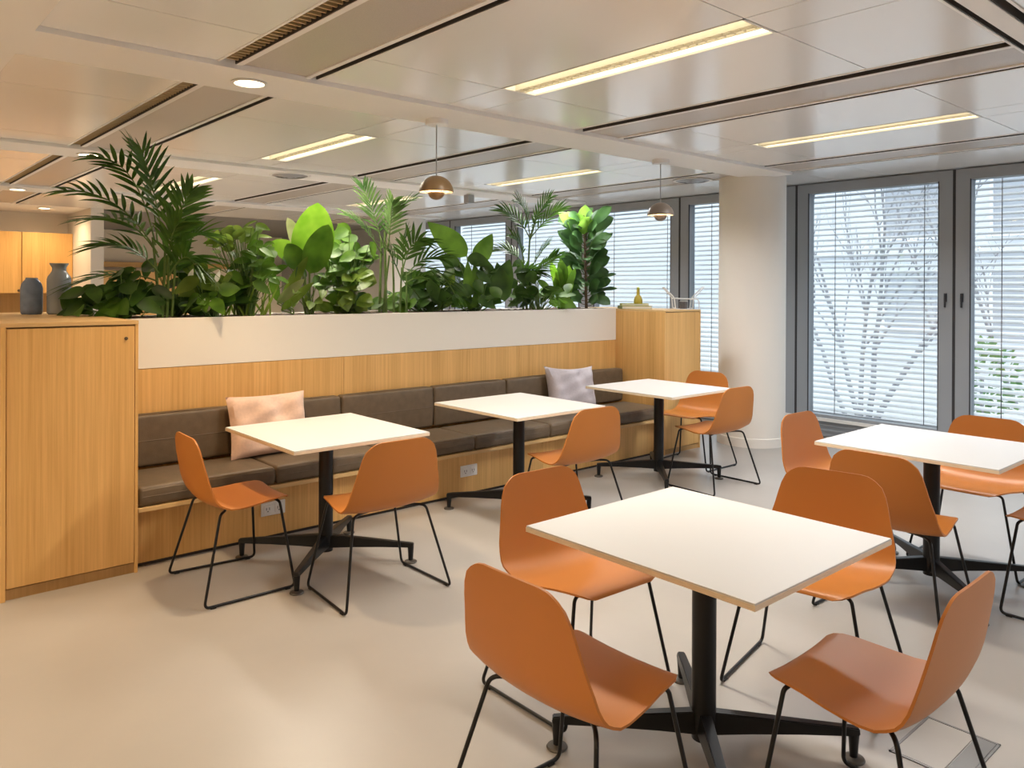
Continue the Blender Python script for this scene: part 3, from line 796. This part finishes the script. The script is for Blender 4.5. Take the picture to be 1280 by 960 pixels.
# wire rack with splayed arms and a dark tumbler
wx, wy = 6.32, 4.65
t = thing('wire_rack', 'white wire rack with splayed arms at the right end of the far cabinet', 'rack', (wx, wy, RC), math.radians(-41))
bm = bmesh.new()
for s in (-.06, .06):
    tube(bm, fillet([(-.20, s * .6, .215), (-.105, s, .115), (-.09, s, .0), (.075, s, .0), (.085, s, .10), (.195, s * .6, .22)], .02, 4), .0055, 8)
obj('side_wire', bm, 'wire', t, True)
bm = bmesh.new()
for x, z in ((-.095, .105), (.082, .095), (-.09, .012), (.075, .012), (-.05, .1), (.04, .1)):
    tube(bm, [(x, -.06, z), (x, .06, z)], .004, 8)
tube(bm, [(-.1, .06, .105), (.082, .06, .1)], .005, 8); tube(bm, [(-.1, -.06, .105), (.082, -.06, .1)], .005, 8)
obj('cross_wire', bm, 'wire', t, True)
bm = bmesh.new(); tube(bm, fillet([(.085, 0, .105), (.15, 0, .095), (.155, 0, .0)], .04, 5), .0055, 8)
obj('loop_handle', bm, 'wire', t, True)
t = thing('tumbler', 'dark glass tumbler standing inside the white wire rack', 'tumbler', (wx, wy, RC))
obj('cup', lathe(bmesh.new(), [(0, 0), (.034, 0), (.040, .075), (.036, .075), (.031, .008), (0, .008)], 24), 'tumbler', t, True)
obj('rim', lathe(bmesh.new(), [(.036, .074), (.0405, .074), (.0405, .077), (.036, .077), (.036, .074)], 24), 'wire', t, True)

# ------------------------------------------------------------------ kitchen far left
def kitchen_unit(x0, x1, z0, z1, label, knobside):
    t = thing('wall_cabinet', label, 'cabinet', (x0, 13.5, z0), 0, None)
    w, h = x1 - x0, z1 - z0
    obj('carcass', boxes((0, w, .02, .35, 0, h)), 'oak_dark', t)
    d = obj('door', boxes((.003, w - .003, 0, .02, .003, h - .003), bevel=.002), 'oak', t)
    xk = .035 if knobside < 0 else w - .035
    obj('knob', lathe(bmesh.new(), [(0, 0), (.010, 0), (.010, .012), (.020, .016), (.020, .026), (0, .03)], 16), 'bstem', d, True).matrix_local = Matrix.Translation((xk, 0, .04)) @ Matrix.Rotation(PI / 2, 4, 'X')
kitchen_unit(1.50, 2.22, 1.43, 2.34, 'oak kitchen wall cabinet cut off by the left edge of the picture', 1)
kitchen_unit(2.225, 2.895, 1.43, 2.34, 'oak kitchen wall cabinet next to the white wall end', -1)
t = thing('kitchen_counter', 'kitchen counter with a dark oak splashback, under the wall cabinets at the far left', 'counter', (0, 0, 0))
obj('splashback', boxes((-2, 2.895, 13.8, 13.845, .9, 1.428)), 'oak_dark', t); obj('base_unit', boxes((-2, 2.895, 13.25, 13.8, 0, .87)), 'oak', t); obj('worktop', boxes((-2, 2.895, 13.2, 13.8, .87, .90)), 'top', t)

# ------------------------------------------------------------------ plants
def bez(a, b, c, t): return a * (1 - t) ** 2 + b * 2 * t * (1 - t) + c * t * t
def leaf(bm, a, c, width, nrm, sag=0., shape='ovate', fold=.18, n=9, wave=0., ctrl=None):
    """a leaf blade from base a to tip c: folded about its midrib and bent"""
    a = Vector(a); c = Vector(c); b = ctrl if ctrl is not None else (a + c) / 2 + UPV * sag
    rows = []
    for i in range(n + 1):
        t = i / n; p = bez(a, b, c, t)
        tg = (bez(a, b, c, min(1, t + .02)) - bez(a, b, c, max(0, t - .02))).normalized()
        sd = tg.cross(nrm)
        if sd.length < .05: sd = tg.cross(Vector((.3, .8, .2)))
        sd.normalize(); nn = sd.cross(tg).normalized()
        if shape == 'ovate': w = math.sin(PI * t ** .72) ** .85
        elif shape == 'oval': w = math.sin(PI * t ** .85) ** .6
        elif shape == 'lance': w = math.sin(PI * min(1, t * .96 + .04) ** .8) ** .8 * (1 - .25 * t)
        elif shape == 'obov': w = math.sin(PI * t ** 1.35) ** .75
        elif shape == 'strap': w = min(1, .5 + t * 1.2) * (1 if t < .75 else math.sqrt(max(0, 1 - ((t - .75) / .25) ** 2)))
        elif shape == 'heart': w = math.sin(PI * t ** .5) ** .8
        else: w = 1 - t
        w = max(w, .02) * width / 2
        wv = wave * math.sin(9 * t) * width
        rows.append((bm.verts.new(p - sd * w + nn * (fold * w + wv)), bm.verts.new(p - sd * w * .5 + nn * fold * w * .35), bm.verts.new(p), bm.verts.new(p + sd * w * .5 + nn * fold * w * .35), bm.verts.new(p + sd * w + nn * (fold * w - wv))))
    for p, q in zip(rows, rows[1:]):
        for k in range(4): bm.faces.new((p[k], p[k + 1], q[k + 1], q[k]))

def frond(fol, stm, a, b, c, rnd, n=13, L=.28, W=.026, roll=0., t0=.25, spread=.75, droop=.25):
    a, b, c = Vector(a), Vector(b), Vector(c)
    tube(stm, [bez(a, b, c, i / 10) for i in range(11)], .006, 6, .002)
    for i in range(n):
        t = t0 + (1 - t0) * i / (n - 1); p = bez(a, b, c, t)
        tg = (bez(a, b, c, min(1, t + .03)) - bez(a, b, c, max(0, t - .03))).normalized()
        sd = tg.cross(UPV)
        if sd.length < .15: sd = F_IMG.copy()
        sd.normalize(); nn = sd.cross(tg).normalized()
        sd = (sd * math.cos(roll) + nn * math.sin(roll)); nn = sd.cross(tg).normalized()
        l = L * (.55 + .6 * math.sin(PI * (.15 + .75 * (i / (n - 1))))) * rnd.uniform(.9, 1.1)
        for s in (-1, 1):
            k = spread * (1 - .45 * i / (n - 1))
            d = (tg * (1 - k * .45) + sd * s * k + nn * .18 + Vector((rnd.uniform(-.06, .06),) * 3)).normalized()
            tip = p + d * l - UPV * droop * l * rnd.uniform(.6, 1.2)
            leaf(fol, p, tip, W * rnd.uniform(.85, 1.15), nn, sag=.10 * l, shape='lance', fold=.3, n=5)
    leaf(fol, c, c + (c - b).normalized() * L * .5 - UPV * .05 * L, W, UPV, shape='lance', n=5)

class Plant:
    """one plant rooted in the trough; w(dx, dz, dd) gives a point dx along the row, dz up and dd towards the back, in metres"""
    def __init__(s, name, label, x, y, seed, group=None):
        s.t = thing(name, label, 'plant', (x, y, PT - .03), 0, group); s.rnd = random.Random(seed)
        s.parts = {}
    def bm(s, part, m, i=0):
        k = (part, m, i)
        if k not in s.parts: s.parts[k] = bmesh.new()
        return s.parts[k]
    def w(s, dx, dz, dd=0): return R_IMG * dx + UPV * dz + F_IMG * dd
    def done(s):
        for (part, m, i), b in s.parts.items(): obj(part, b, m, s.t, True)

def palm(label, x, y, s, stems, fronds, seed, m='palm', pale=(), L=.27, W=.028, n=13):
    P = Plant('kentia_palm', label, x, y, seed)
    st = P.bm('stem', 'stem')
    for (x0, x1, z1, r) in stems:
        tube(st, [P.w(x0 * s, 0, 0), P.w((x0 * .6 + x1 * .4) * s, z1 * s * .5, .01), P.w(x1 * s, z1 * s, .0)], r, 8, r * .6)
    for i, (ax, az, bx_, bz, cx, cz, dd, roll) in enumerate(fronds):
        frond(P.bm('foliage', m), st, P.w(ax * s, az * s, 0), P.w(bx_ * s, bz * s, dd * .5), P.w(cx * s, cz * s, dd), P.rnd, n, L * P.rnd.uniform(.85, 1.1), W, roll)
    P.done()

def bush(name, label, x, y, s, seed, leaves, L, W, m, shape='ovate', petiole=True, stemm='stem', extra=None, fold=.15, wave=0.):
    """leaves: (tip cx, cz, depth, count, spread x, spread z) clusters in picture pixels around the root"""
    P = Plant(name, label, x, y, seed); r = P.rnd
    st = P.bm('stem', stemm)
    for (cx, cz, dd, cnt, sx, sz, mm) in leaves:
        for i in range(int(cnt * 1.6)):
            tx, tz = cx + r.uniform(-sx, sx), max(6, cz + r.uniform(-sz, sz)); d = dd + r.uniform(-.14, .14)
            c = P.w(tx * s, tz * s, d)
            l = L * r.uniform(.75, 1.2)
            az = r.uniform(-1, 1); out = (R_IMG * (az + .012 * (tx)) + F_IMG * r.uniform(-.9, .5) + UPV * r.uniform(-.75, .25)).normalized()
            base = c - out * l * .55; tip = c + out * l * .45; tip.z = max(tip.z, .045)
            root = P.w(r.uniform(-.03, .03) + tx * s * .12, 0, r.uniform(-.03, .03))
            if petiole:
                tube(st, [root, bez(root, Vector((root.x * .6 + base.x * .4, root.y * .6 + base.y * .4, base.z * .75)), base, .5), base], .0045, 5, .0022)
            nrm = (UPV * .7 - F_IMG * r.uniform(.3, 1.3) + R_IMG * r.uniform(-.6, .6)).normalized()
            leaf(P.bm('foliage', mm or m), base, tip, W * r.uniform(.8, 1.2), nrm, sag=.08 * l, shape=shape, fold=fold, wave=wave)
    if extra: extra(P, st)
    P.done()

# tall kentia palm at the left
s = .00524
palm('tall kentia palm with arching fronds, at the left end of the planter', 1.68, 5.36, s,
     [(-6, -14, 105, .012), (4, 6, 85, .011), (10, 14, 70, .010), (-2, 2, 95, .012)],
     [(-10, 95, -35, 205, -88, 205, .05, .5), (-8, 100, -20, 190, -52, 222, .12, -.5), (0, 95, -8, 170, -18, 205, -.10, 1.2), (-8, 85, -50, 165, -112, 160, -.08, .4),
      (-6, 80, -45, 140, -108, 128, .15, .2), (6, 75, 18, 140, 36, 158, -.05, .6), (8, 70, 25, 115, 44, 108, .10, .3), (4, 60, 12, 110, 28, 120, -.12, .8), (-6, 60, -30, 100, -68, 92, -.1, .3),
      (-8, 50, -55, 70, -108, 44, -.05, .2), (6, 55, 30, 95, 46, 70, -.1, .5)], 21, L=.235, W=.034, n=10)
# second palm, paler
s = .00644
palm('pale kentia palm in the middle of the planter, left of the ochre lamp', 3.42, 5.38, s,
     [(-12, -10, 95, .013), (-4, -6, 105, .013), (6, 4, 80, .011), (-8, 0, 75, .011)],
     [(-8, 85, -18, 125, -34, 160, .05, .4), (-6, 90, -2, 130, 26, 146, .10, .3), (-8, 75, -30, 115, -48, 122, -.1, .4), (-2, 80, 4, 125, 6, 138, -.12, .9)],
     22, m='palm_pale', L=.20, W=.024, n=12)
palm('dark leaved parlour palm directly right of the pale palm', 3.50, 5.30, s,
     [(-4, -2, 60, .010), (4, 4, 55, .009)],
     [(-2, 50, 8, 95, 22, 92, -.1, .7), (2, 48, 25, 80, 46, 72, .05, .5), (0, 52, -4, 90, 2, 100, .1, .9), (2, 40, 25, 55, 38, 44, -.1, .3), (-2, 45, -15, 80, -18, 82, -.1, .7), (4, 50, 40, 80, 66, 22, .06, .2)],
     23, L=.20, W=.032, n=8)
# third palm
s = .00743
palm('slender palm with a high fan of dark leaflets, left of the fiddle leaf fig', 4.93, 5.40, s,
     [(0, 4, 98, .012), (-4, -4, 70, .011), (4, 8, 60, .009)],
     [(4, 92, -8, 120, -30, 128, .05, .5), (4, 94, 0, 130, -10, 136, -.08, .9), (4, 94, 15, 130, 28, 142, .0, .5), (4, 92, 25, 120, 40, 128, -.05, .3), (4, 90, 12, 115, 14, 124, .14, .9),
      (-4, 60, -18, 80, -32, 78, .05, .4), (-4, 64, -6, 85, -16, 92, -.1, .9), (4, 52, 16, 75, 26, 84, .1, .6), (6, 50, 25, 60, 36, 70, -.06, .4), (-2, 40, -10, 55, 16, 50, -.1, .6)],
     24, L=.20, W=.026, n=10)

# low dark philodendron at the far left
bush('philodendron', 'low dark philodendron spilling over the left corner of the planter', 1.44, 5.33, .0051, 31,
     [(-35, 22, -.02, 10, 28, 16, 'deep'), (5, 25, .05, 14, 35, 20, 'deep'), (-10, 12, -.1, 5, 30, 8, 'mid'), (-2, 52, .05, 4, 12, 8, 'deep')], .17, .10, 'deep', 'ovate')
bush('philodendron', 'dark glossy foliage plant filling in behind the tall palm foot', 1.80, 5.50, .0053, 32,
     [(0, 45, .05, 14, 45, 25, 'deep'), (10, 20, .0, 10, 40, 14, 'deep')], .17, .11, 'deep', 'ovate')
def spathes(P, st):
    for k, (dx, dz, d) in enumerate(((-22, 50, -.1), (12, 48, -.12), (-4, 14, -.15), (4, 12, -.16))):
        p = P.w(dx * .0054, dz * .0054, d)
        tube(st, [P.w(dx * .001, 0, 0), p], .003, 5)
        leaf(P.bm('flower', 'spathe', k), p, p + P.w(.03, .075, -.01), .035, -F_IMG, shape='ovate')
bush('peace_lily', 'peace lily with white spathes, right of the tall palm', 1.98, 5.30, .0054, 33,
     [(-8, 48, -.02, 8, 26, 14, 'olivel'), (5, 26, -.08, 9, 26, 14, 'mid'), (0, 30, .1, 8, 32, 20, 'deep')], .18, .10, 'mid', 'ovate', extra=spathes)
def grass(P, st):
    r = P.rnd
    for i in range(26):
        a = P.w(r.uniform(-.16, .16), 0, r.uniform(-.1, .1)); c = a + P.w(r.uniform(-.16, .16), r.uniform(.15, .3), r.uniform(-.1, .05))
        leaf(P.bm('blade', 'olivel'), a, c, .018, -F_IMG, sag=.03, shape='lance', n=5)
bush('schefflera', 'bushy olive green umbrella plant under the dark ceiling, left of the big bright leaf', 2.24, 5.40, .0056, 34,
     [(-15, 108, .05, 14, 38, 11, 'olivel'), (-22, 95, .0, 9, 28, 12, 'olivel'), (18, 85, .0, 10, 18, 18, 'mid'), (22, 60, -.05, 18, 24, 22, 'mid'), (0, 70, .1, 12, 25, 20, 'deep'), (-8, 45, .05, 8, 26, 20, 'deep')], .13, .065, 'olivel', 'ovate', extra=grass)

# big bright paddle leaf plant
def paddles(P, st):
    s = .00594
    def big(ax, az, cx, cz, wd, m, dd=0., nrm=None, root=0.):
        a = P.w(ax * s, az * s, dd); c = P.w(cx * s, cz * s, dd + .03)
        tube(st, [P.w(root, 0, 0), P.w(ax * s * .6, az * s * .5, dd * .5), a], .007, 7, .004)
        leaf(P.bm('foliage', m), a, c, wd * s, nrm or (-F_IMG + UPV * .25).normalized(), shape='oval', fold=.13, n=14)
    big(0, 58, 8, 144, 54, 'bright', .0)
    big(2, 55, 24, 116, 36, 'mid', -.06)
    big(-8, 60, -28, 92, 26, 'mid', -.05)
    big(-4, 70, -33, 126, 20, 'pale_stripe', .06)
    big(-10, 72, -52, 96, 26, 'bright', .05)
    big(-30, 20, 0, 76, 14, 'olivel', -.1, root=-.12)
    big(-34, 18, -2, 48, 13, 'pale_stripe', -.14, root=-.14)
    big(-30, 10, 8, 44, 12, 'olivel', -.12, root=-.12)
    big(-36, 20, -48, 66, 12, 'mid', -.08, root=-.14)
bush('bird_of_paradise', 'plant with one huge bright upright leaf, tallest left of the pale palm', 2.72, 5.36, .00594, 35,
     [(-8, 58, .05, 6, 22, 12, 'deep'), (2, 22, -.05, 6, 20, 12, 'olivel')], .13, .07, 'deep', 'ovate', extra=paddles)
bush('rubber_plant', 'round leaved rubber plant just left of the pale palm', 3.02, 5.34, .00612, 36,
     [(-6, 98, .05, 3, 10, 8, 'mid'), (-12, 72, .0, 12, 18, 16, 'mid'), (14, 78, .02, 7, 20, 8, 'mid'), (16, 42, -.08, 8, 18, 14, 'olivel'), (-12, 40, -.05, 12, 18, 18, 'mid'), (4, 16, -.1, 12, 28, 10, 'olivel'), (0, 40, .1, 10, 30, 30, 'deep')], .15, .115, 'mid', 'ovate')
bush('philodendron', 'low dark leafy plant left of the banana like paddle plant', 3.80, 5.36, .0067, 37,
     [(-14, 40, .02, 9, 14, 16, 'deep'), (0, 18, -.05, 16, 40, 12, 'deep'), (-44, 14, -.1, 10, 26, 10, 'mid'), (12, 40, .1, 5, 12, 12, 'deep')], .17, .105, 'deep', 'ovate')
def banana(P, st):
    s = .00699
    def big(ax, az, cx, cz, wd, m, dd=0., nrm=None):
        a = P.w(ax * s, az * s, dd); c = P.w(cx * s, cz * s, dd + .02)
        tube(st, [P.w(ax * s * .15, 0, 0), P.w(ax * s * .5, az * s * .6, dd * .5), a], .008, 7, .004)
        leaf(P.bm('foliage', m), a, c, wd * s, nrm or (-F_IMG + UPV * .3).normalized(), shape='ovate', fold=.15, n=14, wave=.02)
    big(-8, 72, -58, 115, 30, 'mid', .05)
    big(4, 62, 24, 100, 24, 'mid', .0)
    big(-6, 70, 22, 62, 18, 'deep', -.08)
    big(-16, 62, -44, 70, 16, 'deep', -.05)
    big(-10, 50, -40, 66, 20, 'deep', .02)
    big(-30, 14, -24, 58, 12, 'olivel', -.08)
    big(-4, 22, -6, 66, 13, 'mid', -.1)
    big(8, 22, 2, 62, 16, 'mid', -.08)
    big(30, 22, 46, 68, 28, 'deep', .0)
    big(40, 16, 30, 64, 24, 'deep', -.05)
bush('bird_of_paradise', 'dark plant with broad pointed paddle leaves, right of the ochre lamp', 4.26, 5.36, .00699, 38,
     [(0, 24, -.05, 12, 30, 16, 'deep'), (4, 46, .06, 9, 26, 14, 'deep'), (-14, 12, -.08, 8, 24, 6, 'mid')], .16, .10, 'deep', 'ovate', extra=banana)
bush('philodendron', 'low dark foliage around the foot of the slender palm', 4.98, 5.30, .0074, 39,
     [(-6, 26, -.03, 12, 28, 18, 'deep'), (22, 20, .02, 10, 18, 14, 'mid'), (-14, 48, .08, 6, 14, 12, 'deep')], .17, .10, 'deep', 'ovate')
P = Plant('birds_nest_fern', "bright upright strap leaves of a fern just left of the fiddle leaf fig", 5.32, 5.32, 40)
for i, (cx, cz, wd, m) in enumerate(((-15, 62, 9, 'bright'), (-6, 56, 10, 'mid'), (2, 60, 11, 'mid'), (9, 58, 10, 'bright'), (15, 54, 9, 'mid'), (-10, 42, 9, 'mid'), (12, 40, 9, 'bright'), (-2, 66, 10, 'mid'))):
    s = .0077
    leaf(P.bm('foliage', m), P.w(cx * s * .2, 0, 0), P.w(cx * s, cz * s, -.08 + .03 * (i % 4)), wd * s, (-F_IMG + R_IMG * .02 * cx).normalized(), shape='strap', ctrl=P.w(cx * s * .35, cz * s * .6, -.02), fold=.3, wave=.04)
tube(P.bm('stem', 'bstem'), [P.w(0, -.0, 0), P.w(0, .03, 0)], .03, 10)
P.done()
# fiddle leaf fig
P = Plant('fiddle_leaf_fig', 'fiddle leaf fig with lime green top leaves, rightmost plant in the planter', 5.72, 5.38, 41)
s = .0080; st = P.bm('trunk', 'bstem')
tube(st, [P.w(0, 0, 0), P.w(-.01, .4, .01), P.w(-.03, .95, 0)], .016, 9, .008)
r = P.rnd
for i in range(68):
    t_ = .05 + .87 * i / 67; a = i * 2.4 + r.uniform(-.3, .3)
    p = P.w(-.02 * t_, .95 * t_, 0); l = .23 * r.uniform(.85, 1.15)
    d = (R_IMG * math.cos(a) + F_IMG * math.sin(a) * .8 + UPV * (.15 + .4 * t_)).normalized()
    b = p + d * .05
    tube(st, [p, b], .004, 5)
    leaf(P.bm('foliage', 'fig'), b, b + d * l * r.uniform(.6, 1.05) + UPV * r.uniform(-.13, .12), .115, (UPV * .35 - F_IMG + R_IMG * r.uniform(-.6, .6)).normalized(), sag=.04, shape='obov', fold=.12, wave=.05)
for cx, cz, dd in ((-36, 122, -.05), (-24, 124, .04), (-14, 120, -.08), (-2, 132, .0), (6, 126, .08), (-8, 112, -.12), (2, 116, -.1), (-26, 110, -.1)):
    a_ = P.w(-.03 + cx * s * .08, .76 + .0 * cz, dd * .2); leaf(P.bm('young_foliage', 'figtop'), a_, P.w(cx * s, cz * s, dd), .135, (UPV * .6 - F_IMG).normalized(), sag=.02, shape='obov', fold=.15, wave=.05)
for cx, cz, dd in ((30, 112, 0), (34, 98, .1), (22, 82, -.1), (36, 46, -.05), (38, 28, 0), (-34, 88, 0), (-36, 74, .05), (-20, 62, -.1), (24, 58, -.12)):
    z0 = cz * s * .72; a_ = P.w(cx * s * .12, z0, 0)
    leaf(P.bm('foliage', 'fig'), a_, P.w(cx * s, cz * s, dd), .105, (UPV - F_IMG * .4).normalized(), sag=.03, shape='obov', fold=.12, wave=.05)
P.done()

# ------------------------------------------------------------------ daylight
w = bpy.data.worlds.new('overcast'); SC.world = w; w.use_nodes = True
nt = w.node_tree; bg = nt.nodes['Background']
tc = nt.nodes.new('ShaderNodeTexCoord'); sp = nt.nodes.new('ShaderNodeSeparateXYZ'); cr = nt.nodes.new('ShaderNodeValToRGB')
nt.links.new(tc.outputs['Generated'], sp.inputs[0]); nt.links.new(sp.outputs['Z'], cr.inputs['Fac']); nt.links.new(cr.outputs[0], bg.inputs['Color'])
for e, (ps, c_) in zip((cr.color_ramp.elements[0], cr.color_ramp.elements[1], cr.color_ramp.elements.new(.5)), ((0, (.25, .285, .32, 1)), (.8, (2.0, 2.2, 2.45, 1)), (.28, (.34, .385, .43, 1)))):
    e.position = ps; e.color = c_
bg.inputs['Strength'].default_value = 2.75

# ------------------------------------------------------------------ camera
yaw, pit, roll = math.radians(48.6687), math.radians(-.1132), math.radians(.2408)
fw = Vector((math.cos(pit) * math.cos(yaw), math.cos(pit) * math.sin(yaw), math.sin(pit)))
rt = fw.cross(UPV).normalized(); up = rt.cross(fw)
r2 = rt * math.cos(roll) + up * math.sin(roll); u2 = -rt * math.sin(roll) + up * math.cos(roll)
cd = bpy.data.cameras.new('camera'); cam = bpy.data.objects.new('camera', cd); COL.objects.link(cam)
cam.matrix_world = Matrix(((r2.x, u2.x, -fw.x, 0), (r2.y, u2.y, -fw.y, 0), (r2.z, u2.z, -fw.z, 1.55), (0, 0, 0, 1)))
cd.sensor_fit = 'HORIZONTAL'; cd.sensor_width = 36; cd.lens = 981.5 / 1280 * 36; cd.shift_y = -119.03 / 1280; cd.clip_start = .05; cd.clip_end = 200
SC.camera = cam

SC.view_settings.view_transform = 'Standard'; SC.view_settings.look = 'None'; SC.view_settings.gamma = 1
SC.view_settings.use_curve_mapping = False
SC.view_settings.exposure = 0.6
SC.cycles.max_bounces = 10; SC.cycles.diffuse_bounces = 5; SC.cycles.transparent_max_bounces = 12; SC.cycles.sample_clamp_indirect = 6
SC.cycles.use_denoising = True
